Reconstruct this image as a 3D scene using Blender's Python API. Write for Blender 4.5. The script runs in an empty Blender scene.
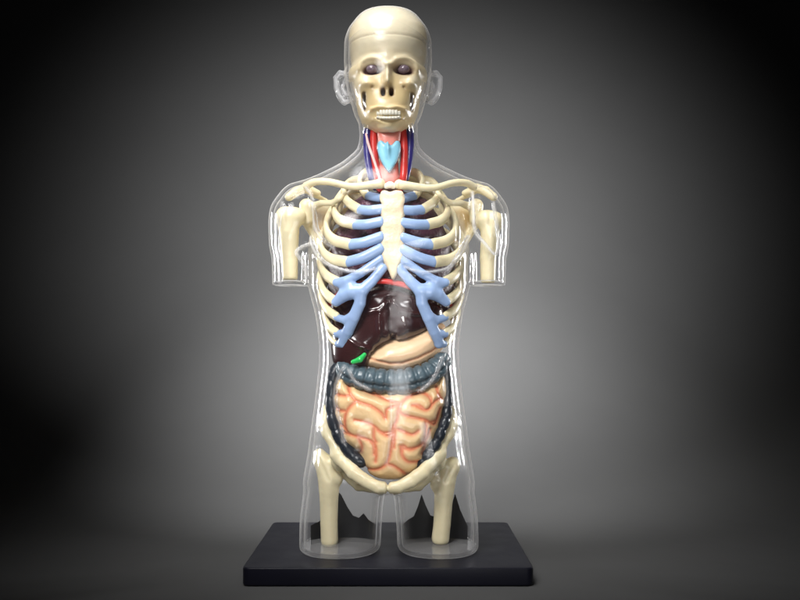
import bpy, math, random
import numpy as np
from mathutils import Vector
random.seed(4); np.random.seed(4)
K = 0.05                       # modelling unit -> metres (the torso is a desk model, 28 cm tall)
SC = bpy.context.scene
COL = SC.collection
PI = math.pi
CAMD, CAMX, CAMZ = 9.0, 0.11, 2.10

# ------------------------------------------------------------------ measuring helpers
def P(px, py, y=0.0):          # a point measured in the photo, at depth y
    s = (CAMD + y) / 900.0
    return ((px - 400) * s + CAMX, y, CAMZ + (338 - py) * s)
def PL(pts, y=0.0):
    return [P(p[0], p[1], p[2] if len(p) > 2 else y) for p in pts]
def mir(pts, c=390.7):
    return [(2 * c - p[0],) + tuple(p[1:]) for p in pts]
def Z(py): return 5.48 - py / 100.0

# ------------------------------------------------------------------ materials
def new_mat(name):
    m = bpy.data.materials.new(name); m.use_nodes = True
    nt = m.node_tree; nt.nodes.clear()
    return m, nt
def plastic(name, col, rough=0.3, var=0.12, nscale=3.0, bump=0.0, bscale=25.0, sss=0.0, paint=False, coat=0.0, tint=None, spec=0.5):
    m, nt = new_mat(name); N = nt.nodes; L = nt.links
    out = N.new('ShaderNodeOutputMaterial'); b = N.new('ShaderNodeBsdfPrincipled')
    L.new(b.outputs[0], out.inputs[0])
    tc = N.new('ShaderNodeTexCoord'); mp = N.new('ShaderNodeMapping')
    mp.inputs['Scale'].default_value = (1 / K,) * 3
    L.new(tc.outputs['Object'], mp.inputs[0])
    n = N.new('ShaderNodeTexNoise'); n.inputs['Scale'].default_value = nscale; n.inputs['Detail'].default_value = 5
    L.new(mp.outputs[0], n.inputs['Vector'])
    mix = N.new('ShaderNodeMix'); mix.data_type = 'RGBA'
    t = tint or tuple(c * (1 - 2.2 * var) for c in col)
    rmp = N.new('ShaderNodeMapRange'); rmp.inputs[1].default_value = .35; rmp.inputs[2].default_value = .7
    L.new(n.outputs[0], rmp.inputs[0]); L.new(rmp.outputs[0], mix.inputs[0])
    if paint:
        a = N.new('ShaderNodeAttribute'); a.attribute_name = 'paint'
        mul = N.new('ShaderNodeMix'); mul.data_type = 'RGBA'; mul.blend_type = 'MULTIPLY'; mul.inputs[0].default_value = 1
        L.new(a.outputs['Color'], mul.inputs[6]); mul.inputs[7].default_value = tuple(1 - 1.6 * var for _ in range(3)) + (1,)
        L.new(a.outputs['Color'], mix.inputs[6]); L.new(mul.outputs[2], mix.inputs[7])
    else:
        mix.inputs[6].default_value = tuple(col) + (1,); mix.inputs[7].default_value = tuple(t) + (1,)
    L.new(mix.outputs[2], b.inputs['Base Color'])
    n2 = N.new('ShaderNodeTexNoise'); n2.inputs['Scale'].default_value = nscale * 2.3; L.new(mp.outputs[0], n2.inputs['Vector'])
    rr = N.new('ShaderNodeMapRange'); rr.inputs[3].default_value = rough * .8; rr.inputs[4].default_value = rough * 1.3
    L.new(n2.outputs[0], rr.inputs[0]); L.new(rr.outputs[0], b.inputs['Roughness'])
    b.inputs['Specular IOR Level'].default_value = spec
    b.inputs['Coat Weight'].default_value = coat; b.inputs['Coat Roughness'].default_value = .12
    if sss:
        b.inputs['Subsurface Weight'].default_value = sss
        b.inputs['Subsurface Radius'].default_value = (1, .6, .35); b.inputs['Subsurface Scale'].default_value = .05 * K
    if bump:
        n3 = N.new('ShaderNodeTexNoise'); n3.inputs['Scale'].default_value = bscale; n3.inputs['Detail'].default_value = 3
        L.new(mp.outputs[0], n3.inputs['Vector'])
        bp = N.new('ShaderNodeBump'); bp.inputs['Strength'].default_value = bump; bp.inputs['Distance'].default_value = .02 * K
        L.new(n3.outputs[0], bp.inputs['Height']); L.new(bp.outputs[0], b.inputs['Normal'])
    return m

M = {}
M['bone'] = plastic('ivory_bone_plastic', (.80, .71, .47), .32, .07, 4, .25, 14, .15)
M['bone_paint'] = plastic('washed_bone_plastic', (.80, .71, .47), .34, .07, 4, .25, 14, .1, paint=True)
M['skull'] = plastic('ivory_skull_plastic', (.80, .70, .48), .31, .05, 4, .15, 12, .12, paint=True, coat=.08)
M['sternum'] = plastic('pale_bone_plastic', (.80, .70, .47), .42, .10, 9, .5, 22, .15, tint=(.76, .58, .42))
M['cart'] = plastic('blue_cartilage_plastic', (.30, .42, .66), .3, .06, 5, .1, 14, .1)
M['lung'] = plastic('dark_purple_plastic', (.085, .028, .052), .4, .22, 14, .6, 40)
M['liver'] = plastic('dark_brown_plastic', (.040, .013, .014), .2, .15, 4, .1, 12, coat=.5)
M['red'] = plastic('red_plastic', (.60, .035, .03), .3, .1, 6)
M['heart'] = plastic('dull_red_plastic', (.16, .02, .02), .35, .15, 6)
M['navy'] = plastic('navy_plastic', (.025, .02, .17), .3, .1, 6)
M['salmon'] = plastic('salmon_plastic', (.75, .24, .19), .35, .08, 6, .2, 20)
M['pinkwhite'] = plastic('pale_pink_plastic', (.80, .45, .42), .35, .08, 6)
M['cyan'] = plastic('sky_blue_plastic', (.28, .62, .80), .3, .06, 6)
M['stomach'] = plastic('tan_plastic', (.78, .50, .28), .3, .07, 5, .15, 18, .1, paint=True)
M['gut'] = plastic('tan_red_plastic', (.78, .56, .33), .32, .06, 5, .25, 20, .1, paint=True)
M['colon'] = plastic('slate_plastic', (.045, .075, .095), .28, .12, 8, .3, 24, paint=True)
M['dcolon'] = plastic('dark_slate_plastic', (.016, .022, .032), .28, .12, 8, .3, 24)
M['green'] = plastic('green_plastic', (.02, .50, .10), .12, .05, 5, coat=1)
M['tooth'] = plastic('white_plastic', (.86, .82, .70), .22, .05, 8)
M['eye'] = plastic('dark_eye_plastic', (.26, .19, .24), .08, .1, 8, coat=1)
M['base'] = plastic('black_navy_plastic', (.0075, .0075, .014), .38, .1, 1.5, .02, 60, spec=.16)
M['refraction_fin'] = plastic('refraction_black', (.004, .004, .006), .55, .1, 3)  # black for the added fins that imitate the base's refraction

def clear_mat():
    m, nt = new_mat('clear_acrylic'); N = nt.nodes; L = nt.links
    out = N.new('ShaderNodeOutputMaterial')
    tr = N.new('ShaderNodeBsdfTransparent'); tr.inputs[0].default_value = (.985, .985, .985, 1)
    gl = N.new('ShaderNodeBsdfGlossy'); gl.inputs['Roughness'].default_value = .12; gl.inputs[0].default_value = (1, 1, 1, 1)
    df = N.new('ShaderNodeBsdfDiffuse'); df.inputs[0].default_value = (.9, .9, .92, 1)
    ts = N.new('ShaderNodeBsdfTranslucent'); ts.inputs[0].default_value = (.9, .9, .92, 1)
    lf = N.new('ShaderNodeLayerWeight'); lf.inputs[0].default_value = .5
    p5 = N.new('ShaderNodeMath'); p5.operation = 'POWER'; p5.inputs[1].default_value = 5.0; L.new(lf.outputs['Facing'], p5.inputs[0])
    fr = N.new('ShaderNodeMath'); fr.operation = 'MULTIPLY_ADD'; fr.inputs[1].default_value = .95; fr.inputs[2].default_value = .009; L.new(p5.outputs[0], fr.inputs[0])
    mx = N.new('ShaderNodeMixShader'); L.new(fr.outputs[0], mx.inputs[0]); L.new(tr.outputs[0], mx.inputs[1]); L.new(gl.outputs[0], mx.inputs[2])
    sc = N.new('ShaderNodeMixShader'); sc.inputs[0].default_value = .5; L.new(df.outputs[0], sc.inputs[1]); L.new(ts.outputs[0], sc.inputs[2])
    # long path through the wall at grazing angles: slightly milky plastic
    lw = N.new('ShaderNodeLayerWeight'); lw.inputs[0].default_value = .5
    pw = N.new('ShaderNodeMath'); pw.operation = 'POWER'; pw.inputs[1].default_value = 5.0; L.new(lw.outputs['Facing'], pw.inputs[0])
    ml = N.new('ShaderNodeMath'); ml.operation = 'MULTIPLY_ADD'; ml.inputs[1].default_value = .85; ml.inputs[2].default_value = .003
    L.new(pw.outputs[0], ml.inputs[0])
    at = N.new('ShaderNodeAttribute'); at.attribute_name = 'paint'    # white along the ridges paints in the shell's reflected highlights
    sp = N.new('ShaderNodeSeparateColor'); L.new(at.outputs['Color'], sp.inputs[0])
    ad = N.new('ShaderNodeMath'); ad.operation = 'MULTIPLY_ADD'; ad.inputs[1].default_value = .65; L.new(sp.outputs[0], ad.inputs[0]); L.new(ml.outputs[0], ad.inputs[2])
    ad.use_clamp = True
    mx2 = N.new('ShaderNodeMixShader'); L.new(ad.outputs[0], mx2.inputs[0]); L.new(mx.outputs[0], mx2.inputs[1]); L.new(sc.outputs[0], mx2.inputs[2])
    tc = N.new('ShaderNodeTexCoord'); mp = N.new('ShaderNodeMapping'); mp.inputs['Scale'].default_value = (1 / K,) * 3; L.new(tc.outputs['Object'], mp.inputs[0])
    nz = N.new('ShaderNodeTexNoise'); nz.inputs['Scale'].default_value = 3.5; nz.inputs['Detail'].default_value = 3; L.new(mp.outputs[0], nz.inputs['Vector'])
    bp = N.new('ShaderNodeBump'); bp.inputs['Strength'].default_value = .5; bp.inputs['Distance'].default_value = .02 * K; L.new(nz.outputs[0], bp.inputs['Height'])
    L.new(bp.outputs[0], gl.inputs['Normal'])
    L.new(mx2.outputs[0], out.inputs[0])
    return m
M['clear'] = clear_mat()

# ------------------------------------------------------------------ mesh building
def make_obj(name, V, F, mat, parent=None, col=None, smooth=True, origin=None):
    V = np.asarray(V, float)
    c = (V.min(0) + V.max(0)) / 2 if origin is None else np.array(origin, float)
    me = bpy.data.meshes.new(name)
    me.from_pydata(((V - c) * K).tolist(), [], [tuple(int(i) for i in f) for f in F])
    me.update()
    if smooth: me.polygons.foreach_set('use_smooth', [True] * len(me.polygons))
    if col is not None:
        a = me.color_attributes.new('paint', 'FLOAT_COLOR', 'POINT')
        cc = np.ones((len(V), 4)); cc[:, :3] = col; a.data.foreach_set('color', cc.ravel())
    me.materials.append(mat)
    o = bpy.data.objects.new(name, me); COL.objects.link(o)
    o.location = tuple(c * K)
    if parent:
        o.parent = parent
        base = Vector(o.location); p = parent; off = Vector((0, 0, 0))
        while p: off += p.location; p = p.parent
        o.location = base - off
    return o
def empty(name, label, cat, loc=(0, 0, 0)):
    o = bpy.data.objects.new(name, None); COL.objects.link(o); o.location = Vector(loc) * K
    o.empty_display_size = .02; o['label'] = label; o['category'] = cat
    return o

def nets(f, lo, hi, h, iters=4):
    """surface nets: polygonise f<0, then slide the vertices onto f=0"""
    ax = [np.arange(lo[i], hi[i] + h, h) for i in range(3)]
    X, Y, Zz = ax[0][:, None, None], ax[1][None, :, None], ax[2][None, None, :]
    G = np.broadcast_to(f(X, Y, Zz), (len(ax[0]), len(ax[1]), len(ax[2]))).copy()
    S = G < 0
    n = np.array(G.shape) - 1
    cnt = np.zeros(n, int); acc = np.zeros(tuple(n) + (3,))
    def sl(a, o): return a[o[0]:o[0] + n[0], o[1]:o[1] + n[1], o[2]:o[2] + n[2]]
    for a in range(3):
        o1, o2 = [(1, 2), (0, 2), (0, 1)][a]
        for u in (0, 1):
            for v in (0, 1):
                p = [0, 0, 0]; p[o1] = u; p[o2] = v; q = list(p); q[a] = 1
                A, B = sl(G, p), sl(G, q); cr = sl(S, p) != sl(S, q)
                t = np.where(cr, A / np.where(cr, A - B, 1), 0)
                cnt += cr
                for d in range(3):
                    val = t if d == a else float(p[d])
                    acc[..., d] += np.where(cr, val, 0)
    act = cnt > 0
    idx = -np.ones(n, int); idx[act] = np.arange(act.sum())
    ii = np.argwhere(act)
    V = (ii + acc[act] / cnt[act][:, None]) * h + np.array([ax[0][0], ax[1][0], ax[2][0]])
    F = []
    for a in range(3):
        b, c = (a + 1) % 3, (a + 2) % 3
        s0 = [slice(None)] * 3; s1 = [slice(None)] * 3; s0[a] = slice(0, -1); s1[a] = slice(1, None)
        for d in (b, c):
            s0[d] = slice(1, -1); s1[d] = slice(1, -1)
        A = S[tuple(s0)]; B = S[tuple(s1)]
        for flag in (True, False):
            w = np.argwhere((A != B) & (A == flag))
            if not len(w): continue
            base = w.copy(); base[:, b] += 1; base[:, c] += 1
            def g(db, dc):
                q = base.copy(); q[:, b] -= db; q[:, c] -= dc
                return idx[q[:, 0], q[:, 1], q[:, 2]]
            quad = np.stack([g(1, 1), g(0, 1), g(0, 0), g(1, 0)], 1)
            F.append(quad if flag else quad[:, ::-1])
    F = np.concatenate(F)
    e = h * .15
    for _ in range(iters):
        x, y, z = V.T
        v0 = f(x, y, z)
        g = np.stack([f(x + e, y, z) - f(x - e, y, z), f(x, y + e, z) - f(x, y - e, z), f(x, y, z + e) - f(x, y, z - e)], 1) / (2 * e)
        gg = (g ** 2).sum(1) + 1e-6
        st = (v0 / gg)[:, None] * g
        ln = np.linalg.norm(st, axis=1, keepdims=True); st *= np.minimum(1, .5 * h / (ln + 1e-9))
        V = V - st
    return V, F

def smin(a, b, k):
    h = np.clip(.5 + .5 * (b - a) / k, 0, 1)
    return b * (1 - h) + a * h - k * h * (1 - h)
def smax(a, b, k): return -smin(-a, -b, k)
def cap(x, y, z, a, b, ra, rb=None, sy=1.0):
    rb = ra if rb is None else rb
    ax_, ay, az = a; bx, by, bz = b
    dx, dy, dz = bx - ax_, (by - ay) / sy, bz - az
    px, py, pz = x - ax_, (y - ay) / sy, z - az
    t = np.clip((px * dx + py * dy + pz * dz) / (dx * dx + dy * dy + dz * dz + 1e-9), 0, 1)
    return np.sqrt((px - t * dx) ** 2 + (py - t * dy) ** 2 + (pz - t * dz) ** 2) - (ra + (rb - ra) * t)
def chain(x, y, z, pts, rad, k=.03, sy=1.0):
    r = None; k = min(k, .006)
    for i in range(len(pts) - 1):
        c = cap(x, y, z, pts[i], pts[i + 1], rad[i], rad[i + 1], sy)
        r = c if r is None else smin(r, c, k)
    return r
def ell(x, y, z, c, r):
    return (np.sqrt(((x - c[0]) / r[0]) ** 2 + ((y - c[1]) / r[1]) ** 2 + ((z - c[2]) / r[2]) ** 2) - 1) * min(r)
def crv(t, pts):
    """smooth curve through (t, value) knots (monotone-ish hermite)"""
    k = np.array([p[0] for p in pts], float); v = np.array([p[1] for p in pts], float)
    o = np.argsort(k); k, v = k[o], v[o]
    d = np.diff(v) / np.diff(k)
    m = np.zeros(len(k)); m[1:-1] = np.where(d[:-1] * d[1:] > 0, 2 * d[:-1] * d[1:] / (d[:-1] + d[1:] + 1e-12), 0)
    m[0], m[-1] = d[0], d[-1]
    t = np.clip(t, k[0], k[-1]); i = np.clip(np.searchsorted(k, t, side='right') - 1, 0, len(k) - 2)
    hh = k[i + 1] - k[i]; s = (t - k[i]) / hh
    return (2 * s**3 - 3 * s**2 + 1) * v[i] + (s**3 - 2 * s**2 + s) * hh * m[i] + (-2 * s**3 + 3 * s**2) * v[i + 1] + (s**3 - s**2) * hh * m[i + 1]
def crz(z, pts): return crv(z, [(Z(p[0]), p[1]) for p in pts])
def pld(x, z, pts):            # distance in the x-z plane to a polyline of 3D points
    r = None
    for a, b in zip(pts[:-1], pts[1:]):
        dx, dz = b[0] - a[0], b[2] - a[2]
        t = np.clip(((x - a[0]) * dx + (z - a[2]) * dz) / (dx * dx + dz * dz + 1e-9), 0, 1)
        d = np.sqrt((x - a[0] - t * dx) ** 2 + (z - a[2] - t * dz) ** 2)
        r = d if r is None else np.minimum(r, d)
    return r
def poly2(x, z, pts):          # signed distance to a closed polygon in x-z
    n = len(pts); d = pld(x, z, list(pts) + [pts[0]])
    ins = np.zeros(np.broadcast(x, z).shape, bool)
    for i in range(n):
        a, b = pts[i], pts[(i + 1) % n]
        cond = (a[2] > z) != (b[2] > z)
        xx = (b[0] - a[0]) * (z - a[2]) / ((b[2] - a[2]) + 1e-12) + a[0]
        ins ^= cond & (x < xx)
    return np.where(ins, -d, d)
def smooth_closed(pts, n=5):
    out = []; N = len(pts)
    for i in range(N):
        p0, p1, p2, p3 = [np.array(pts[(i + j - 1) % N], float) for j in range(4)]
        for s in range(n):
            t = s / n
            out.append(tuple(.5 * (2 * p1 + (p2 - p0) * t + (2 * p0 - 5 * p1 + 4 * p2 - p3) * t * t + (3 * p1 - p0 - 3 * p2 + p3) * t ** 3)))
    return out
def smooth_open(pts, n=6):
    out = []; N = len(pts); A = [np.array(p, float) for p in pts]
    for i in range(N - 1):
        p1, p2 = A[i], A[i + 1]; p0 = A[i - 1] if i else 2 * p1 - p2; p3 = A[i + 2] if i + 2 < N else 2 * p2 - p1
        for s in range(n):
            t = s / n
            out.append(tuple(.5 * (2 * p1 + (p2 - p0) * t + (2 * p0 - 5 * p1 + 4 * p2 - p3) * t * t + (3 * p1 - p0 - 3 * p2 + p3) * t ** 3)))
    out.append(tuple(A[-1])); return out
def slab(x, y, z, poly, y0, h, r, bend=0, x0=0):
    """polygon in x-z extruded in depth with edge rounding r, bowed backwards by bend*(x-x0)^2"""
    yy = y - y0 - bend * (x - x0) ** 2
    d = poly2(x, z, poly) + r; e = np.abs(yy) - h + r
    return np.minimum(np.maximum(d, e), 0) + np.sqrt(np.maximum(d, 0) ** 2 + np.maximum(e, 0) ** 2) - r
def G2(x, z, px, py, sx, sz, yd=-.45):
    c = P(px, py, yd); return np.exp(-((x - c[0]) / sx) ** 2 - ((z - c[2]) / sz) ** 2)
def bump(d, w): return np.exp(-(d / w) ** 2)
def bounds(V, m=.05):
    V = np.array(V); return V.min(0) - m, V.max(0) + m

def tube(pts, rad, n=6, seg=14, flat=None, mod=None, cap_ends=True, upright=False):
    """swept tube; rad = list of radii, flat=(up, side) squash; returns V,F"""
    C = np.array(smooth_open([tuple(p) + (r,) for p, r in zip(pts, rad)], n))
    R = C[:, 3]; C = C[:, :3]
    T = np.gradient(C, axis=0); T /= np.linalg.norm(T, axis=1, keepdims=True) + 1e-9
    V = []; fu, fs = flat or (1, 1)
    up = np.array([0, 0, 1.0]); L = np.r_[0, np.cumsum(np.linalg.norm(np.diff(C, axis=0), axis=1))]
    prev = None
    rings = []
    for i in range(len(C)):
        if prev is None or upright:
            s = np.cross(T[i], up)
            if np.linalg.norm(s) < .2: s = np.cross(T[i], [0, 1, 0])
        else: s = prev - T[i] * np.dot(prev, T[i])
        s /= np.linalg.norm(s); prev = s; u = np.cross(s, T[i])
        rings.append((C[i], s, u, R[i], L[i]))
    def ring(c, s, u, r, l, k=1.0):
        for j in range(seg):
            a = 2 * PI * j / seg
            rr = r * k * (mod(a, l) if mod else 1)
            V.append(c + s * math.cos(a) * rr * fs + u * math.sin(a) * rr * fu)
    c0 = rings[0]; cN = rings[-1]; cnt = 0
    if cap_ends:
        for k, o in ((.35, .8), (.75, .5), (.93, .22)):
            ring(c0[0] - T[0] * c0[3] * o * min(fu, fs), *c0[1:], k=k); cnt += 1
    for r in rings: ring(*r); cnt += 1
    if cap_ends:
        for k, o in ((.93, .22), (.75, .5), (.35, .8)):
            ring(cN[0] + T[-1] * cN[3] * o * min(fu, fs), *cN[1:], k=k); cnt += 1
    F = []
    for i in range(cnt - 1):
        for j in range(seg):
            a, b = i * seg + j, i * seg + (j + 1) % seg
            F.append((a, b, b + seg, a + seg))
    F.append(tuple(range(seg))[::-1]); F.append(tuple((cnt - 1) * seg + j for j in range(seg)))
    return np.array(V), F

# ================================================================== SETTING: seamless studio sweep
def build_setting():
    zf = -.172
    prof = [(-13, zf), (-6, zf), (0, zf)]
    for i in range(0, 61):
        y = 1.3 + 10.9 * (i / 60); prof.append((y, zf + 26.96 * ((y - 1.3) / 11.2) ** 2.493))
    prof += [(12.6, 27.7)]
    V = []; F = []; xs = np.linspace(-22, 22, 23)
    for (y, z) in prof:
        for x in xs: V.append((x, y, z))
    n = len(xs)
    for i in range(len(prof) - 1):
        for j in range(n - 1): F.append((i * n + j, i * n + j + 1, (i + 1) * n + j + 1, (i + 1) * n + j))
    m = plastic('grey_paper_sweep', (.08, .08, .08), .9, .02, .8, .02, 60, spec=.1)
    o = make_obj('backdrop', V, F, m, origin=(0, 0, 0)); o['kind'] = 'structure'
build_setting()

# ================================================================== BASE
base = empty('display_base', 'flat black rectangular plinth with rounded corners under the clear torso', 'display base', (0, .245, -.165))
def rounded_plate(x0, x1, y0, y1, z0, z1, r, be):
    V = []; F = []; n = 8
    def ring(ins, z):
        k = []
        for (cx, cy, a0) in ((x1 - r, y1 - r, 0), (x0 + r, y1 - r, PI / 2), (x0 + r, y0 + r, PI), (x1 - r, y0 + r, 1.5 * PI)):
            for i in range(n + 1):
                a = a0 + PI / 2 * i / n; k.append((cx + (r - ins) * math.cos(a), cy + (r - ins) * math.sin(a), z))
        return k
    rings = [ring(be, z0)] + [ring(be * (1 - math.sin(t)), z0 + be * (1 - math.cos(t))) for t in np.linspace(.3, PI / 2, 4)]
    rings += [ring(be * (1 - math.cos(t)), z1 - be * (1 - math.sin(t))) for t in np.linspace(0, PI / 2, 6)]
    m = 4 * (n + 1)
    for r_ in rings: V += r_
    for i in range(len(rings) - 1):
        for j in range(m): F.append((i * m + j, i * m + (j + 1) % m, (i + 1) * m + (j + 1) % m, (i + 1) * m + j))
    F.append(tuple(range(m))[::-1]); F.append(tuple((len(rings) - 1) * m + j for j in range(m)))
    return V, F
V, F = rounded_plate(-1.335, 1.335, -.783, 1.27, -.165, 0, .07, .014)
pl = make_obj('base_plate', V, F, M['base'], base, smooth=True)
pl.data.polygons[len(pl.data.polygons) - 1].use_smooth = False
pl.data.polygons[len(pl.data.polygons) - 2].use_smooth = False

def refraction_fin(prof, cx, cy, rx, ry, a0, a1):
    """added curved dark wall inside a thigh, standing in for the base refracted there; prof = [(px, py)] top edge"""
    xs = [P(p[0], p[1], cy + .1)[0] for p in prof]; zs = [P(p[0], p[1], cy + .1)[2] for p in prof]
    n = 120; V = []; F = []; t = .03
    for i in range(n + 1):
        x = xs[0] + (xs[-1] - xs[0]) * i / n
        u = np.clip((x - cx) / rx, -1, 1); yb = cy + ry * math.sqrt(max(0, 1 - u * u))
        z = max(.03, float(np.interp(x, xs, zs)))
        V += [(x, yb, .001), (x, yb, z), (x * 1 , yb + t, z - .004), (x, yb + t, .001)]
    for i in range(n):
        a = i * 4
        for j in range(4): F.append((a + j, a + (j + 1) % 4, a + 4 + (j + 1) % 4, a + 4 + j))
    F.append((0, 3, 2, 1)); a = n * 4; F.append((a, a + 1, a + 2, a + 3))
    make_obj('base_refraction_fin', V, F, M['refraction_fin'], base, smooth=False)  # added shape, no real support: imitates the dark base refracted in the leg
refraction_fin([(310, 527), (318, 524), (328, 515), (337, 495), (340, 498), (346, 510), (352, 519), (358, 521), (363, 516), (368, 522), (376, 526)], -.475, -.02, .40, .28, 0, 0)
refraction_fin([(401, 527), (408, 522), (414, 519), (418, 510), (422, 497), (426, 508), (431, 519), (440, 522), (450, 517), (456, 496), (461, 512), (468, 527)], .465, -.02, .40, .28, 0, 0)

# ================================================================== TORSO
T = empty('anatomical_torso_model', 'clear armless human torso model on black plinth showing ivory bones and coloured organs', 'anatomical model')

# ---- clear body shell
ridges = [
 ([(303,183),(309,192),(311,206),(313,220),(317,231),(325,243),(334,249)], .6),
 ([(309,236),(311,244),(316,254),(326,264),(344,271),(362,273),(376,270)], 1.0),
 ([(471,234),(464,247),(455,262),(446,269.5),(426,273),(414,271.5),(405,268)], 1.0),
 ([(474,189),(474.5,211),(476,229),(485,241),(497,253),(501,246),(499,225),(495,200)], .9),
 ([(307,241.5),(297,247),(295,252),(300,259),(303,266),(303,278)], .9),
 ([(280,200),(276,222),(274,240),(277,262),(278,282)], .6),
 ([(344,366),(340,372),(336,383),(334,399),(337,412),(341,425),(344,441)], .5),
 ([(348,369),(355,381),(369,388.5)], .6),
 ([(443,357),(437,373),(430,383),(421,390)], .8),
 ([(448,352),(447,380),(447,405)], .35),
 ([(390,392),(391,415),(390,432),(388,455),(386,463)], .35),
]
RD = [(smooth_open(PL(r, -.42), 4), a) for r, a in ridges]
EAR = PL([(347,74,.0),(340,72.5,.03),(335.5,78,.06),(336,88,.07),(339.5,96.5,.06),(344.5,102.5,.02),(350,101,.0)])
EAR2 = PL([(345,80,.02),(342,87,.02),(345,94,.01),(350,98,.0)])
def shell_f(x, y, z):
    w = crz(z, [(120,.27),(135,.272),(148,.31),(162,.45),(174,.62),(186,.74),(200,.80),(240,.81),(288,.80),(299,.775),(315,.735),(330,.712),(350,.695),(365,.70),(380,.715),(394,.73),(423,.77),(455,.812),(475,.834),(500,.85)])
    df = crz(z, [(120,.28),(150,.30),(170,.36),(190,.46),(215,.56),(245,.60),(262,.58),(280,.55),(330,.52),(370,.53),(430,.52),(470,.50),(500,.48)])
    db = crz(z, [(120,.28),(150,.34),(170,.42),(200,.52),(240,.54),(300,.50),(350,.44),(400,.48),(450,.56),(500,.50)])
    d = np.where(y < 0, df, db)
    n = 2.25
    t = ((np.abs(x) / w) ** n + (np.abs(y) / d) ** n) ** (1 / n) - 1
    t = t * np.minimum(w, d)
    t = smax(t, z - Z(128), .02); t = smax(t, Z(488) - z, .10)
    ax = np.abs(x)
    # pectorals
    t = smin(t, ell(ax, y, z, (.34, -.38, Z(236)), (.34, .21, .30)), .08)
    # shoulder slope + arms
    s = cap(ax, y, z, (.30, .03, Z(176)), (.86, .02, Z(206)), .14, .25)
    t = smin(t, s, .10)
    oc = crz(z, [(195,.97),(215,1.0),(240,1.005),(262,.985),(288,.985)])
    wa = crz(z, [(180,.10),(195,.14),(210,.175),(230,.192),(245,.193),(262,.183),(288,.176)])
    a = (np.sqrt(((ax - oc) / wa) ** 2 + ((y - .0) / (wa * 1.45)) ** 2) - 1) * wa
    a = smax(a, z - Z(200), .12); a = smin(a, ell(ax, y, z, (.90, 0, Z(218)), (.27, .30, .34)), .08)
    a = smax(a, Z(285.5) - z, .015)
    t = smin(t, a, .035)
    # thighs
    lo_ = crz(z, [(400,.62),(440,.715),(470,.812),(490,.848),(525,.886),(545,.888),(552,.88)])
    li = crz(z, [(440,.02),(485,.03),(500,.055),(525,.075),(545,.085),(552,.10)])
    c = (lo_ + li) / 2; hw = (lo_ - li) / 2
    l = (((np.abs(ax - c) / hw) ** 2.3 + (np.abs(y + .02) / .50) ** 2.3) ** (1 / 2.3) - 1) * hw
    l = smax(l, z - Z(405), .15); l = smax(l, .006 - z, .05)
    t = smin(t, l, .06)
    # neck, head, ears
    hw = crz(z, [(9,.05),(12,.16),(17,.275),(25,.345),(35,.41),(45,.435),(60,.438),(75,.43),(90,.41),(105,.365),(115,.335),(125,.29),(135,.275),(150,.27)])
    hf = crz(z, [(8,.05),(12,.16),(17,.30),(25,.41),(35,.48),(50,.53),(70,.52),(90,.53),(110,.53),(125,.50),(132,.38),(140,.28),(150,.27)])
    hb = crz(z, [(8,.05),(12,.17),(17,.33),(25,.45),(40,.56),(60,.60),(80,.56),(100,.42),(120,.32),(150,.28)])
    hh = (((np.abs(x + .01) / hw) ** 2.1 + (np.abs(y) / np.where(y < 0, hf, hb)) ** 2.1) ** (1 / 2.1) - 1) * np.minimum(hw, hf)
    hh = smax(hh, z - Z(7.5), .03); hh = smax(hh, Z(150) - z, .02)
    t = smin(t, hh, .06)
    xe = -np.abs(x + .01) - .01
    e = ell(xe, y, z, (-.46, .05, Z(87)), (.075, .035, .15))
    e = smin(e, chain(xe, y, z, EAR, [.018, .021, .022, .022, .022, .022, .018], .01, 1.6), .02)
    e = smin(e, chain(xe, y, z, EAR2, [.016, .018, .02, .018], .01, 1.6), .015)
    t = smin(t, e, .02)
    # ridges added on the front along the shell's highlight lines
    fm = np.clip(-(y + .02) / .15, 0, 1)
    for r, a in RD: t = t - fm * .016 * a * bump(pld(x, z, r), .016)
    return t
lo, hi = (-1.28, -.72, -.04), (1.28, .68, 5.46)
V, F = nets(shell_f, lo, hi, .0185, 3)
rc = np.zeros(len(V))  # mask of the white highlights painted along ridges and ear rims
for r, a in RD: rc = np.maximum(rc, a * bump(pld(V[:, 0], V[:, 2], r), .013) * np.clip(-(V[:, 1] + .02) / .15, 0, 1))
xe = -np.abs(V[:, 0] + .01) - .01
for e_, w_ in ((EAR, .022), (EAR2, .014)): rc = np.maximum(rc, .6 * bump(pld(xe, V[:, 2], e_), w_) * (np.abs(V[:, 0]) > .40))
sh = make_obj('body_shell', V, F, M['clear'], T, col=np.repeat(rc[:, None], 3, 1))
so = sh.modifiers.new('wall', 'SOLIDIFY'); so.thickness = .042 * K; so.offset = -1

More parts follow.
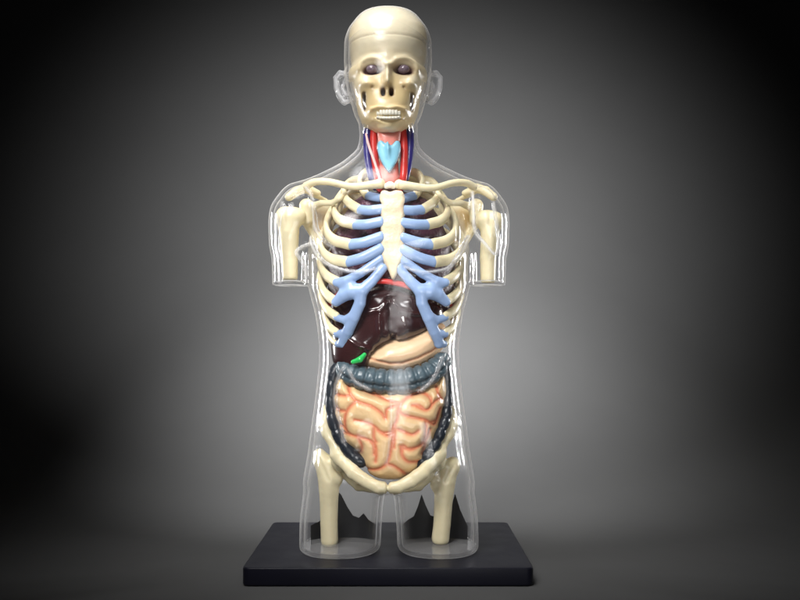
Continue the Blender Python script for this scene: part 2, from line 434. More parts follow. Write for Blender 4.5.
# ---- skull
SX = -.01
brow = smooth_open([(358,66),(361,60),(369,57),(378,59),(384,64)], 5)
def skull_f(x, y, z):
    xx = x - SX
    w = crz(z, [(9,.03),(12,.145),(17.5,.265),(25,.335),(35,.385),(45,.392),(58,.378),(68,.365),(77,.392),(82,.388),(89,.345),(98,.32),(110,.308),(121,.275),(126,.246),(131,.198),(136,.115),(139,.03)])
    df = crz(z, [(9,.03),(12,.16),(17,.28),(25,.37),(35,.43),(45,.46),(55,.47),(62,.46),(70,.43),(80,.42),(90,.43),(100,.43),(110,.44),(120,.43),(128,.42),(134,.34),(138,.2),(139,.03)])
    db = crz(z, [(9,.03),(12,.17),(17,.3),(30,.45),(50,.50),(70,.46),(85,.36),(95,.2),(108,.10),(125,.06),(139,.03)])
    n = crz(z, [(9, 2.15), (60, 2.2), (80, 2.6), (125, 2.7), (139, 2.2)])
    d = np.where(y < 0, df, db)
    f = ((np.abs(xx) / w) ** n + (np.abs(y) / d) ** n) ** (1 / n) - 1
    f = f * np.minimum(w, .4)
    f = smax(f, z - Z(9.5), .03)
    fm = np.clip(-(y + .05) / .1, 0, 1)
    D = 0
    for b in (brow, mir(brow, 388)):
        D = D + .028 * bump(pld(x, z, PL(b, -.45)), .03)
    D = D + .07 * bump(pld(x, z, PL([(387.5,66),(387.5,82)], -.45)), .034)
    D = D + .035 * G2(x, z, 387.5, 58, .11, .07)
    for s in (-1, 1):
        D = D + .045 * G2(x, z, 388 + s * 26, 81, .08, .085) + .02 * G2(x, z, 388 + s * 20, 83, .06, .03)
        D = D - .012 * G2(x, z, 388 + s * 23, 99, .05, .08)
    D = D + .016 * G2(x, z, 388, 106, .15, .09)
    D = D + .022 * bump(pld(x, z, PL(smooth_open([(371,108.5),(380,107),(388,108.3),(397,107),(405,108.5)], 4), -.45)), .02)
    D = D + .010 * bump(pld(x, z, PL(smooth_open([(374,118.5),(381,121),(388,122),(395,121),(402,117.5)], 4), -.45)), .018)
    D = D - .006 * bump(pld(x, z, PL([(377,116),(383,119),(388,119.5),(394,119),(400,116)], -.45)), .014)
    D = D - .010 * G2(x, z, 388.5, 114, .11, .024)
    D = D + .045 * G2(x, z, 388, 127, .16, .045)
    f = f - fm * D
    f = f + .004 * bump(z - Z(49), .007)
    for s in (-1, 1):
        c = P(388 + s * 16.2, 69.5, -.42)
        f = smax(f, -ell(x, y, z, (c[0], -.44, c[2]), (.104, .15, .046)), .022)
        c = P(388 + s * 4.2 - .8, 91, -.46)
        f = smax(f, -ell(x, y, z, (c[0], -.46, c[2]), (.021, .16, .042)), .014)
        a = P(388 + s * 24.0, 94, -.35); b = P(388 + s * 23.6, 108, -.35)
        f = smax(f, -cap(x, y, z, (a[0], -.34, a[2]), (b[0], -.34, b[2]), .018, .013, 8), .008)
        c = P(388 + s * 16, 86, -.45)
        f = f + .018 * G2(x, z, 388 + s * 16, 86, .012, .010)
    return f
V, F = nets(skull_f, (-.46, -.62, 4.05), (.44, .55, 5.42), .0135, 4)
x, y, z = V.T
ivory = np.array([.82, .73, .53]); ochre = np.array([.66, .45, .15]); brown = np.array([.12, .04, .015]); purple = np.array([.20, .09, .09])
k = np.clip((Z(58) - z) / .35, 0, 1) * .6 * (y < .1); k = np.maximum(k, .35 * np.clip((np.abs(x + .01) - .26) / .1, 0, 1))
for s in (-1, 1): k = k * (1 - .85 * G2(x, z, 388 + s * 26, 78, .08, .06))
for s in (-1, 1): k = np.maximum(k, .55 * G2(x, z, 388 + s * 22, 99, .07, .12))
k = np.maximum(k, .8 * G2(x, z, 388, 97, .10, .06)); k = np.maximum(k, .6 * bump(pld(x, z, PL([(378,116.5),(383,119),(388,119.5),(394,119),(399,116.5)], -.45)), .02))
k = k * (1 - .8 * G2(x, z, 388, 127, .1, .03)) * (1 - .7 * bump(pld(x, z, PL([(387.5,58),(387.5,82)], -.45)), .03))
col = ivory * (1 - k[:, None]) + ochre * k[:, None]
b = np.zeros(len(V)); pu = np.zeros(len(V))
for s in (-1, 1):
    c = P(388 + s * 4.2 - .8, 91, -.46); b = np.maximum(b, np.exp(-(((x - c[0]) / .028) ** 4 + ((z - c[2]) / .048) ** 4)) * (y < -.1))
    b = np.maximum(b, bump(pld(x, z, PL([(388 + s * 24.0, 94), (388 + s * 23.6, 108)], -.36)), .017) * (y < -.05))
    b = np.maximum(b, .6 * bump(pld(x, z, PL([(388 + s * 16, 86), (388 + s * 16.2, 86.4)], -.45)), .015))
    c = P(388 + s * 16.2, 69.5, -.42)
    q = ((x - c[0]) / .098) ** 2 + ((z - c[2]) / .058) ** 2
    pu = np.maximum(pu, np.clip((1.0 - q) * 2.0, 0, 1) * (y < -.1)); b = np.maximum(b, np.where(q > .8, .22 * np.exp(-((q - 1) / .4) ** 2), 0) * (y < -.1))
b = np.maximum(b, .35 * bump(z - Z(49), .008))
col = col * (1 - b[:, None]) + brown * b[:, None]; col = col * (1 - pu[:, None]) + purple * pu[:, None]
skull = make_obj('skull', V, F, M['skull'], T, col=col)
def sphere(c, r, nu=24, nv=16):
    V = []; F = []
    for i in range(nv + 1):
        t = PI * i / nv
        for j in range(nu): V.append((c[0] + r[0] * math.sin(t) * math.cos(2 * PI * j / nu), c[1] + r[1] * math.sin(t) * math.sin(2 * PI * j / nu), c[2] + r[2] * math.cos(t)))
    for i in range(nv):
        for j in range(nu): F.append((i * nu + j, i * nu + (j + 1) % nu, (i + 1) * nu + (j + 1) % nu, (i + 1) * nu + j)[::-1])
    return np.array(V), F
for s in (-1, 1):
    c = P(388 + s * 15.8, 69.3, -.36)
    V, F = sphere(c, (.06, .06, .045)); make_obj('eyeball', V, F, M['eye'], skull)
for row, (zc, h0) in enumerate(((112.8, .026), (117.2, .013))):
    for i in range(-4, 4):
        u = (i + .5) / 4
        px = 388.5 + u * 11.8; yd = -.452 + .055 * u * u
        c = P(px, zc - (1 - u * u) * (-1.0 if row else .6) * .8, yd)
        V, F = sphere((0, 0, 0), (1, 1, 1), 16, 12); V = np.sign(V) * np.abs(V) ** .6
        V = V * np.array([.0175, .022, h0]) + np.array(c)
        make_obj('tooth', V, F, M['tooth'], skull)

# ---- generic organic builder
def organ(name, f, pts, mat, h, parent=T, m=.08, colf=None, it=4):
    lo, hi = bounds(pts, m)
    V, F = nets(f, lo, hi, h, it)
    return make_obj(name, V, F, mat, parent, col=None if colf is None else colf(*V.T))
def bone_tube(name, pts, rad, mat=None, parent=T, **kw):
    V, F = tube(pts, rad, **kw); return make_obj(name, V, F, mat or M['bone'], parent)

# ---- neck
for s, m_ in ((0, lambda p: p), (1, lambda p: mir(p, 388.6))):
    a = [(374,131,-.12),(373.5,145,-.16),(375,160,-.2),(378,178,-.24),(380,190,-.2)]
    if s: a = [(374.5,131,-.12),(373,145,-.16),(373,160,-.2),(374,178,-.24),(377,190,-.2)]
    bone_tube('carotid_artery', PL(m_(a)), [.038, .038, .038, .038, .03], M['red'])
    bone_tube('jugular_vein', PL(m_([(367,131,-.08),(367,145,-.12),(368,160,-.16),(371,176,-.2),(375,188,-.16)])), [.036, .038, .036, .034, .03], M['navy'])
bone_tube('neck_muscle', PL([(366,134,-.22),(369,146,-.24),(374,160,-.27),(379,176,-.31),(382,184,-.33)]), [.010, .013, .014, .012, .010], M['pinkwhite'])
thr = PL([(377,131),(401,131),(400,145),(398,160),(399,172),(402,190),(376,190),(379,172),(380,160),(378,145)], -.2)
organ('throat', lambda x, y, z: slab(x, y, z, thr, -.16, .11, .07, .8), [(p[0], yy, p[2]) for p in thr for yy in (-.3, .0)], M['salmon'], .014)
lar = smooth_closed(PL([(378,142),(382,140.5),(386,145),(389,148),(392,145),(396,140.5),(400,142),(400.5,150),(397,161),(393,168),(389,172),(385,168),(381,161),(377.5,150)], -.3), 4)
organ('larynx', lambda x, y, z: slab(x, y, z, lar, -.27, .055, .03, 1.6) - .035 * bump(x + .005, .022) * (y < -.2) * np.clip((z - Z(166)) / .1, 0, 1), [(p[0], yy, p[2]) for p in lar for yy in (-.4, -.15)], M['cyan'], .009)
# ---- spine
def vert_mod(a, l): return 1 + .16 * math.cos(l / .16 * 2 * PI)
V, F = tube([(0, .12, Z(125)), (0, .16, Z(165)), (0, .34, Z(220)), (0, .38, Z(280)), (0, .25, Z(350)), (0, .22, Z(390)), (0, .36, Z(430)), (0, .38, Z(455))], [.09, .09, .09, .095, .11, .12, .13, .06], n=22, seg=18, mod=vert_mod)
make_obj('spine', V, F, M['bone'], T)

# ---- clavicles, scapulae, humeri
bone_tube('clavicle', PL([(381,183.5,-.42),(374,184.5,-.42),(352,186.5,-.36),(330,182,-.25),(315,182,-.14),(306,186,-.06)]), [.05, .043, .034, .034, .036, .04], flat=(1, 1))
bone_tube('clavicle', PL([(398.5,184.5,-.42),(405,185.5,-.42),(432,188,-.36),(453,183,-.25),(466,183,-.14),(474,187,-.06)]), [.05, .043, .034, .034, .036, .04])
def scapula(side):
    q = (lambda p: p) if side < 0 else (lambda p: mir(p, 391.3))
    body = smooth_closed(PL(q([(318,203),(330,204),(344,199),(342,212),(334,226),(329,242),(327,258),(323.5,262),(319,250),(313,236),(305,224),(304,214)]), .22), 3)
    gl_a, gl_b = P(*q([(306.5,206)])[0], .08), P(*q([(307,219)])[0], .10)
    acr = PL(q([(318,193,.16),(306,188,.10),(297,191,.02),(289,197,-.02)]))
    spn = PL(q([(338,208,.30),(325,200,.28),(312,194,.20),(306,189,.10)]))
    cor = PL(q([(312,207,.1),(322,203,-.05),(332,203,-.16),(339,199,-.2),(345,193,-.18)]))
    bl = PL(q([(305,221,.12),(312,234,.2),(320,248,.22),(324,260,.22)]))
    def f(x, y, z):
        t = slab(x, y, z, body, .24, .022, .02, 0) + .0
        t = smin(t, cap(x, y, z, gl_a, gl_b, .074, .064), .04)
        t = smin(t, chain(x, y, z, acr, [.03, .045, .048, .042], .03), .03)
        t = smin(t, chain(x, y, z, spn, [.015, .02, .03, .03], .02), .04)
        t = smin(t, chain(x, y, z, cor, [.042, .032, .03, .026, .025], .03), .02)
        t = smin(t, chain(x, y, z, bl, [.04, .03, .028, .02], .03), .03)
        return t
    pts = body + acr + spn + cor + bl + [gl_a, gl_b]
    def colf(x, y, z):
        d = poly2(x, z, body); k = np.clip(-(d + .03) / .06, 0, 1) * .95 * np.clip((y - .1) / .06, 0, 1) * np.clip(1.2 - pld(x, z, spn) * 0, 0, 1)
        k = (k * (pld(x, z, bl) > .05))[:, None]
        return np.array([.80, .71, .47]) * (1 - k) + np.array([.50, .34, .13]) * k
    organ('scapula', f, pts, M['bone_paint'], .014, m=.12, colf=colf)
scapula(-1); scapula(1)
def humerus(side):
    if side < 0: top, neck, mid, bot = (288, 218), (289, 232), (289.5, 255), (290, 276); sh_ = [.118, .100, .085, .078]; hd = P(297.5, 217, .04); tb = P(281.5, 217, -.02)
    else: top, neck, mid, bot = (490, 221), (490, 235), (488, 258), (488, 279); sh_ = [.108, .092, .080, .074]; hd = P(483, 220, .04); tb = P(498, 221, -.02)
    A = [P(*p, 0) for p in (top, neck, mid, bot)]
    e = P(*bot, 0)
    def f(x, y, z):
        t = chain(x, y, z, A, sh_, .05)
        t = smin(t, ell(x, y, z, hd, (.09, .11, .09)), .05); t = smin(t, ell(x, y, z, tb, (.05, .08, .075)), .04)
        g = np.abs(x - A[0][0] + .01 * side)
        t = t + .016 * bump(g, .022) * np.clip((z - A[1][2]) / .1, 0, 1) * (y < 0)
        return smax(t, (e[2] - .04) - z, .012)
    organ('humerus', f, A + [hd, tb], M['bone'], .014, m=.16)
humerus(-1); humerus(1)

# ---- sternum
st = smooth_closed(PL([(381,192),(385,190.5),(390,192),(396,190.5),(403,192),(405,200),(403.5,206),(405,214),(403.5,221),(405,229),(403.5,238),(405,247),(403,258),(400,265),(397,273),(393,280),(389.5,273),(385,265),(381.5,256),(380.5,246),(382,238),(380.5,229),(382,221),(380.5,213),(382,205),(379.5,199)], -.48), 3)
stern = organ('sternum', lambda x, y, z: slab(x, y, z, st, -.47, .04, .035, .9, .035) - .004 * np.sin(z * 38) * (y < -.47), [(p[0], yy, p[2]) for p in st for yy in (-.53, -.38)], M['sternum'], .011)
bone_tube('sternal_notch', PL([(386,186.5,-.42),(390,185,-.43),(394,186.5,-.42)]), [.028, .034, .028], M['tooth'])

# ---- ribs (one mesh each; costal cartilage of ribs 1-6 is each rib's own sub-part)
ribs = [
 ([(380,172,.3),(366,173,.12),(360,181,0),(362,189,-.15),(367,195.5,-.25)], [(367,195.5,-.25),(373,197,-.31),(380,198,-.36)], .035, .036),
 ([(376,178,.38),(354,181,.27),(344,190,.02),(347,201,-.2),(359,209.5,-.36)], [(359,209.5,-.36),(369,210.5,-.43),(382,209,-.46)], .038, .041),
 ([(378,186,.42),(351,188,.35),(338,200,.1),(334.5,211,-.12),(340,220,-.28),(354,224.5,-.40)], [(354,224.5,-.40),(366,224.5,-.46),(382,221.5,-.48)], .040, .042),
 ([(378,197,.44),(346,198,.38),(330,215,.1),(326.5,230,-.12),(334,240,-.3),(350,244.5,-.44)], [(350,244.5,-.44),(364,242.5,-.48),(382,236.5,-.48)], .042, .044),
 ([(378,210,.45),(342,214,.38),(323,234,.1),(321,249,-.12),(330,258.5,-.3),(347,262,-.45)], [(347,262,-.45),(363,257.5,-.49),(382,248,-.48)], .042, .044),
 ([(378,225,.45),(340,232,.38),(321.5,254,.1),(321,267,-.12),(327,276,-.28),(338,282.5,-.42)], None, .040, .042),
 ([(378,240,.45),(340,248,.38),(321.5,272,.1),(321,284,-.1),(326,294,-.26),(337,302.5,-.39)], None, .038, 0),
 ([(378,255,.45),(340,264,.38),(322,289,.1),(322,300,-.08),(327,309.5,-.22),(337,317,-.34)], None, .036, 0),
 ([(378,270,.45),(340,280,.38),(325,306,.1),(325,317,-.08),(329.5,327,-.2),(337,333,-.30)], None, .034, 0),
 ([(378,285,.45),(342,296,.36),(329,320,.1),(328.5,331,-.06),(332,339,-.16),(338,344,-.25)], None, .030, 0)]
for side in (-1, 1):
    q = (lambda p: p) if side < 0 else (lambda p: mir(p, 391.0))
    for bn, ct, r1, r2 in ribs:
        rib = bone_tube('rib', PL(q(bn)), [r1 * .9] + [r1 * 1.14] * (len(bn) - 1), flat=(1.15, .7), n=8, upright=True)
        if ct:
            p = q(ct)
            if side > 0: p[-1] = (p[-1][0] + 1.5, p[-1][1] + 1, p[-1][2])
            bone_tube('costal_cartilage', PL(p), [r2 * 1.05] * len(p), M['cart'], rib, flat=(1.12, .7), n=8, upright=True)
    pa = PL(q([(337,282.5,-.42),(346,281,-.45),(360,273.5,-.48),(381,258.5,-.47)]))
    pb = PL(q([(336,302,-.39),(345,294,-.43),(353,291,-.46),(363,289.5,-.48),(372,281,-.48),(383,268,-.47)]))
    pc = PL(q([(361,291,-.48),(360,303,-.46),(354,317,-.42),(348,331,-.36),(343,342,-.30)]))
    pd = PL(q([(337,317.5,-.34),(345,320,-.38),(353,316,-.42)])); pe = PL(q([(337,334,-.30),(346,333,-.34)])); pf = PL(q([(338,344,-.26),(343,343.5,-.29)]))
    pg = PL(q([(342,284,-.43),(351,286,-.46)]))
    def f(x, y, z):
        t = chain(x, y, z, pa, [.044, .046, .042, .042], .02, .75)
        t = smin(t, chain(x, y, z, pb, [.045, .068, .078, .058, .05, .044], .02, .65), .02)
        t = smin(t, chain(x, y, z, pc, [.06, .055, .056, .054, .05], .02, .65), .02)
        t = smin(t, chain(x, y, z, pd, [.036, .04, .045], .02, .7), .02)
        t = smin(t, chain(x, y, z, pe, [.036, .045], .02, .7), .02)
        t = smin(t, chain(x, y, z, pf, [.034, .05], .02, .7), .015)
        return smin(t, chain(x, y, z, pg, [.05, .055], .02, .6), .02)
    organ('lower_costal_cartilage', f, pa + pb + pc + pd + pe + pf + pg, M['cart'], .012, m=.1)

# ---- lungs, heart, diaphragm
for side in (-1, 1):
    q = (lambda p: p) if side < 0 else (lambda p: mir(p, 391))
    lg = smooth_closed(PL(q([(383,198),(372,194),(358,197),(348,207),(338,224),(331,242),(327,262),(326,282),(327,300),(331,318),(352,306),(368,288),(383,280)]), -.1), 4)
    def f(x, y, z):
        w = .012 * (np.sin(x * 60 + np.sin(z * 41) * 1.6) * np.sin(z * 55 + np.sin(x * 37) * 1.7))
        return slab(x, y, z, lg, .0, .345, .26, .55) + w * .35
    organ('lung', f, [(p[0], yy, p[2]) for p in lg for yy in (-.4, .5)], M['lung'], .018, m=.1)
hp = smooth_closed(PL([(382,225),(398,222),(409,235),(416,255),(414,272),(402,282),(388,282),(378,270),(377,245)], -.36), 4)
organ('heart', lambda x, y, z: slab(x, y, z, hp, -.22, .16, .12, .6), [(p[0], yy, p[2]) for p in hp for yy in (-.42, .05)], M['heart'], .018, m=.06)
dp = PL([(326,312,.0),(331,302,-.18),(341,292,-.30),(358,284.5,-.385),(378,281,-.425),(400,284,-.43),(421,291,-.40),(438,297,-.32),(449,302,-.18),(454,312,.0)])
bone_tube('diaphragm', dp, [.02, .024, .026, .028, .029, .029, .028, .026, .024, .02], M['red'], n=8, flat=(1, .8))

# ---- liver, gallbladder, stomach
lv = smooth_closed(PL([(334,300),(350,287),(370,283),(392,283),(412,287),(430,294),(442,303),(445,317),(438,325),(428,331),(414,337),(401,340.5),(391,341),(384,343),(374,350),(368,362),(366,370),(350,373),(338,368),(331,362),(329,340),(330,318)], -.34), 3)
lg_v = PL([(389,300),(391,318),(393,341)], -.4); lh = PL([(360,314),(380,310),(388,302)], -.4); lh2 = PL([(392,303),(400,311),(414,314),(432,314)], -.4); lh3 = PL([(346,338),(356,345),(372,350)], -.4)
def liver_f(x, y, z):
    t = slab(x, y, z, lv, -.04, .345, .14, .45, -.01)
    fm = np.clip(-(y + .1) / .1, 0, 1)
    D = .030 * bump(pld(x, z, lh2), .022) + .018 * bump(pld(x, z, lh), .02) + .015 * bump(pld(x, z, lh3), .02) - .045 * bump(pld(x, z, lg_v), .028)
    D = D + .035 * G2(x, z, 379, 327, .03, .13) + .045 * G2(x, z, 405, 324, .055, .09) + .02 * G2(x, z, 372, 297, .09, .07) + .02 * G2(x, z, 410, 300, .1, .06) + .03 * G2(x, z, 350, 345, .1, .1)
    return t - fm * D
organ('liver', liver_f, [(p[0], yy, p[2]) for p in lv for yy in (-.46, .4)], M['liver'], .014, m=.05)
gp = PL([(364.5,354.5,-.40),(360,359.5,-.41),(353,362,-.41)])
organ('gallbladder', lambda x, y, z: chain(x, y, z, gp, [.02, .030, .021], .02), gp, M['green'], .007, m=.06)
sm = smooth_closed(PL([(366,355),(374,349),(384,341),(401,337),(420,330),(436,322),(446,325),(448,338),(443,350),(433,360),(420,368),(402,372),(390,372),(378,370),(366,366)], -.30), 3)
crease = PL([(364,356),(378,361),(390,363.5),(402,363),(418,358),(432,351),(442,343)], -.34)
def stomach_col(x, y, z):
    c = bump(pld(x, z, crease), .012)[:, None]
    return np.array([.84, .58, .36]) * (1 - .8 * c) + np.array([.55, .20, .10]) * .8 * c
organ('stomach', lambda x, y, z: slab(x, y, z, sm, -.08, .27, .20, .25, 0) + .014 * bump(pld(x, z, crease), .012) * (y < -.1), [(p[0], yy, p[2]) for p in sm for yy in (-.38, .25)], M['stomach'], .013, m=.05, colf=stomach_col)

# ---- colon
def haustra(step, amp, taenia=True):
    def m(a, l):
        v = 1 - amp * (abs(math.cos(l / step * PI)) ** 6)
        if taenia: v -= .16 * math.exp(-((math.atan2(math.sin(a - TA), math.cos(a - TA))) / .16) ** 2)
        return v
    return m
TA = PI
def colon(name, pts, rad, mat, step, amp, n=14, seg=40, colr=None, flat=None, ta=True):
    V, F = tube(PL(pts), rad, n=n, seg=seg, mod=haustra(step, amp, ta), flat=flat)
    col = None
    if mat is M['colon']:
        base_ = np.array([.075, .115, .14]); col = np.tile(base_, (len(V), 1))
        # dark paint rubbed into the tapeworm-like band of the colon
        j = np.arange(len(V)) % seg; a = 2 * PI * j / seg - TA; a = np.arctan2(np.sin(a), np.cos(a))
        k = np.exp(-(a / .15) ** 2)[:, None]; col = col * (1 - .8 * k) + np.array([.01, .015, .02]) * .8 * k
    return make_obj(name, V, F, mat, T, col=col)
for nm, s in (('x', 1),):
    TA = 0.0 if False else PI
    # the sweep's side vector for left-to-right tubes points towards the camera at angle 0 -> band at the front
    TA = 0.0
    colon('transverse_colon', [(342,366,-.22),(347,372,-.27),(357,376.5,-.30),(372,380,-.31),(397,382,-.315),(420,377.5,-.31),(434,370,-.28),(443,360,-.22)], [.075, .10, .115, .122, .125, .122, .112, .09], M['colon'], .098, .13, n=26)
colon('ascending_colon', [(338,366,-.16),(333,376,-.18),(331,390,-.2),(331,405,-.22),(333,420,-.24),(338,434,-.26),(346,447,-.28),(356,459,-.30),(362,462,-.30)], [.06, .058, .055, .055, .06, .062, .064, .066, .06], M['dcolon'], .16, .14, n=14, seg=20, ta=False)
colon('descending_colon', [(445,360,-.14),(447,376,-.14),(448,392,-.16),(447.5,408,-.2),(446,418,-.23),(441,432,-.26),(435,445,-.28),(427,456,-.30),(418,464,-.28)], [.05, .045, .04, .05, .052, .054, .054, .052, .045], M['dcolon'], .115, .2, n=14, seg=20, ta=False)

# ---- small intestine: rounded mass of folds with red paint in the grooves
si = smooth_closed(PL([(340,378),(352,384),(372,390),(397,392),(420,390),(436,383),(444,376),(446.5,392),(444,408),(440,424),(434,438),(427,449),(424,460),(414,472),(402,479),(390,480),(378,478.5),(367,472),(362,461),(357,452),(345,444),(337,428),(333,408),(334,392)], -.32), 3)
def zA(p): return [(290 + a / 5.714, 350 + b / 5.714) for a, b in p]
def zB(p): return [(360 + a / 5.714, 350 + b / 5.714) for a, b in p]
def zC(p): return [(290 + a / 5.714, 420 + b / 5.714) for a, b in p]
def zD(p): return [(360 + a / 5.714, 420 + b / 5.714) for a, b in p]
grooves = [
 zA([(325,185),(338,245),(378,292),(460,320),(520,358),(546,392),(552,345),(590,325),(622,318)]),
 zA([(378,292),(330,340),(310,400),(322,470),(385,500),(445,512),(478,545),(482,600)]),
 zA([(490,258),(560,290),(622,305),(635,315)]),
 zA([(368,402),(430,415),(482,438),(520,472),(572,492),(590,440),(612,400),(622,318)]),
 zA([(480,440),(478,500),(490,528)]),
 zA([(600,440),(592,560)]) , zC([(592,60),(580,150),(556,245),(500,285),(435,290)]),
 zC([(380,90),(430,108),(482,135),(492,200),(488,240)]),
 zC([(300,75),(350,90),(395,100)]), zC([(400,190),(408,150),(380,90)]),
 zB([(232,310),(280,270),(350,248),(400,275),(410,318),(380,345),(325,325)]),
 zB([(410,318),(440,290),(470,285)]),
 zB([(232,310),(232,362),(300,385),(375,402),(425,432),(445,400),(462,340)]),
 zB([(375,402),(380,450),(370,520),(335,555),(285,572),(245,548),(240,585)]),
 zB([(215,455),(250,468),(300,485),(335,465)]),
 zD([(240,165),(290,165),(350,150),(385,110),(400,60)]),
 zD([(232,150),(242,205),(275,240),(330,245)]),
 zD([(150,250),(200,268),(262,318)]),
 zD([(380,110),(360,200)]), zD([(395,20),(440,10)]),
 zB([(300,318),(340,320),(370,345)]),
 zA([(255,255),(300,265),(345,262)]), zA([(248,330),(280,350),(312,352)]), zA([(400,215),(450,245),(500,262)]), zA([(262,430),(300,440),(322,470)]),
 zB([(440,215),(452,260),(470,285)]), zC([(500,60),(540,75),(590,70)]),
]
GR = [smooth_open(PL(g, -.45), 3) for g in grooves]
def gd(x, z):
    r = None
    for g in GR:
        d = pld(x, z, g); r = d if r is None else np.minimum(r, d)
    return r
def gut_f(x, y, z):
    d = gd(x, z)
    fm = np.clip(-(y + .05) / .15, 0, 1)
    rel = .026 * (np.clip(d / .056, 0, 1.0) ** .6) - .022
    return slab(x, y, z, si, -.14, .30, .19, .22) - fm * rel
def gut_col(x, y, z):
    d = gd(x, z)
    k = (np.exp(-(d / .020) ** 2) * (y < -.1))[:, None]
    e = np.clip(1 + poly2(x, z, si) / .06, 0, 1)[:, None] * .25
    c = np.array([.80, .56, .30]); r = np.array([.72, .22, .11])
    k = np.clip(k + e * .0, 0, 1)
    return c * (1 - k) + r * k
organ('small_intestine', gut_f, [(p[0], yy, p[2]) for p in si for yy in (-.50, .22)], M['gut'], .0105, m=.05, colf=gut_col)

# ---- pelvis (one bone) and femurs
def pelvis_parts(q):
    wing = smooth_closed(PL(q([(327,405),(322,414),(321,424),(323.5,437),(331,445),(337,455),(350,462),(366,464),(372,440),(366,420),(350,400),(336,398)]), -.05), 3)
    rim = PL(q([(330,404,-.04),(326,412,-.10),(325,423,-.14),(327.5,434,-.17),(334,444,-.20),(340,455,-.24)]))
    hip = P(*q([(341, 461)])[0], -.1)
    ram = PL(q([(337,455,-.22),(345,463,-.30),(354,473,-.37),(366,481.5,-.41),(378,487,-.43),(387,488,-.43)]))
    isc = PL(q([(343,464,-.05),(348,476,-.02),(358,487,-.08),(371,489,-.25),(381,491,-.38)]))
    return wing, rim, hip, ram, isc
PA = pelvis_parts(lambda p: p); PB = pelvis_parts(lambda p: mir(p, 388.3))
def pelvis_f(x, y, z):
    t = None
    for wing, rim, hip, ram, isc in (PA, PB):
        s = -1 if wing is PA[0] else 1
        u = np.abs(x - (-.01))
        a = slab(x, y, z, wing, .17, .02, .018, -.62, 0)
        a = smin(a, chain(x, y, z, rim, [.03, .05, .058, .055, .052, .07], .03), .05)
        a = smin(a, ell(x, y, z, hip, (.10, .13, .11)), .05)
        a = smin(a, chain(x, y, z, ram, [.066, .064, .066, .064, .06, .054], .03, .9), .04)
        a = smin(a, chain(x, y, z, isc, [.06, .05, .04, .035, .035], .03), .03)
        t = a if t is None else np.minimum(t, a)
    t = smin(t, cap(x, y, z, (-.01, .34, Z(425)), (-.01, .38, Z(452)), .15, .07), .05)
    t = t + .003 * np.sin(x * 31 + 1.3 * np.sin(z * 23)) * np.sin(z * 37 + y * 19) + .004 * np.sin(x * 13 + 2) * np.sin(z * 17)
    t = t + .03 * bump(x + .007, .012) * (z < Z(470))
    return t
allp = PA[0] + PB[0] + PA[1] + PB[1] + PA[3] + PB[3] + PA[4] + PB[4] + [(-.01, .45, Z(420))]
organ('pelvis', pelvis_f, allp, M['bone'], .016, m=.14)
def femur(side):
    if side < 0:
        tr, hd = P(319.5, 457, .02), P(339, 462, -.06); A = [P(325, 464, .0), P(329, 478, 0), P(329, 500, 0), P(329, 524, 0), P(329.5, 540, 0)]; lt = P(338, 478, -.02); R_ = [.10, .112, .092, .086, .086]
    else:
        tr, hd = P(453, 465, .02), P(437, 459, -.06); A = [P(449, 469, .0), P(445, 480, 0), P(443.5, 500, 0), P(442, 524, 0), P(440.5, 538, 0)]; lt = P(435, 484, -.02); R_ = [.09, .108, .092, .086, .088]
    def f(x, y, z):
        t = chain(x, y, z, A, R_, .05)
        t = smin(t, ell(x, y, z, tr, (.068, .09, .085)), .05)
        t = smin(t, cap(x, y, z, A[0], hd, .055, .07), .03)
        t = smin(t, ell(x, y, z, lt, (.05, .05, .07)), .04)
        t = t + .012 * bump(pld(x, z, [tr, A[1]]), .02) * (y < 0)
        return smax(t, (A[-1][2] - .055) - z, .015)
    organ('femur', f, A + [tr, hd, lt], M['bone'], .014, m=.15)
femur(-1); femur(1)

# ================================================================== CAMERA, LIGHT
cam = bpy.data.cameras.new('camera'); co = bpy.data.objects.new('camera', cam); COL.objects.link(co)
co.location = (CAMX * K, -CAMD * K, CAMZ * K); co.rotation_euler = (PI / 2, 0, 0)
cam.lens = 40.5; cam.sensor_width = 36; cam.shift_y = 38 / 800.0
cam.clip_start = .01; cam.clip_end = 50
SC.camera = co

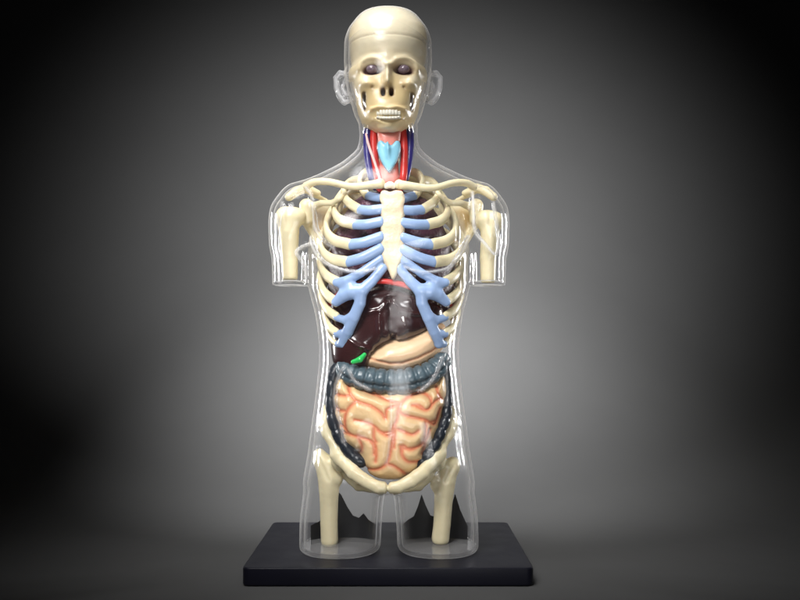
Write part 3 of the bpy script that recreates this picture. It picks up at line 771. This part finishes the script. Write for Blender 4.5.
def area(name, loc, tgt, w, h, e, col=(1, 1, 1), spread=180):
    l = bpy.data.lights.new(name, 'AREA'); l.shape = 'RECTANGLE'; l.size = w * K; l.size_y = h * K; l.energy = e * K * K; l.color = col
    l.spread = math.radians(spread)
    o = bpy.data.objects.new(name, l); COL.objects.link(o); o.location = Vector(loc) * K
    o.rotation_euler = (Vector(tgt) - Vector(loc)).to_track_quat('-Z', 'Y').to_euler()
    return o
area('key_softbox', (-2.4, -6.4, 7.2), (0, 0, 2.2), 3.4, 2.4, 78, (1, .99, .97), 44)
area('top_softbox', (-1.1, -1.8, 9.2), (0, 0, 3.4), 3.2, 1.9, 50, (1, 1, 1), 55)
area('front_softbox', (1.4, -8.6, .9), (0, 0, 2.2), 2.8, 2.2, 18, (1, 1, 1), 44)
area('left_strip', (-6.6, 3.4, 3.1), (0, 0, 2.4), .6, 3.4, 28, (1, 1, 1), 34)
area('right_strip', (6.8, 3.4, 3.1), (0, 0, 2.4), .6, 3.4, 28, (1, 1, 1), 34)
def spot(loc, tgt, half, e):
    l = bpy.data.lights.new('backdrop_spot', 'SPOT'); l.energy = e * K * K; l.spot_size = 2 * half; l.spot_blend = 1.0; l.shadow_soft_size = .05 * K
    o = bpy.data.objects.new('backdrop_spot', l); COL.objects.link(o); o.location = Vector(loc) * K
    o.rotation_euler = (Vector(tgt) - Vector(loc)).to_track_quat('-Z', 'Y').to_euler()
spot((.349, .9, 5.95), (.236, 7.853, 3.418), .939, 4130)
spot((-.04, 1.42, 4.82), (.271, 5.41, -1.36), .82, 2140)

w = bpy.data.worlds.new('World'); SC.world = w; w.use_nodes = True
w.node_tree.nodes['Background'].inputs[0].default_value = (.5, .5, .52, 1); w.node_tree.nodes['Background'].inputs[1].default_value = .02
SC.view_settings.view_transform = 'Standard'; SC.view_settings.look = 'None'; SC.view_settings.exposure = 0; SC.view_settings.gamma = 1
SC.render.engine = 'CYCLES'; SC.cycles.transparent_max_bounces = 32; SC.cycles.max_bounces = 12
SC.render.resolution_x = 1024; SC.render.resolution_y = 768
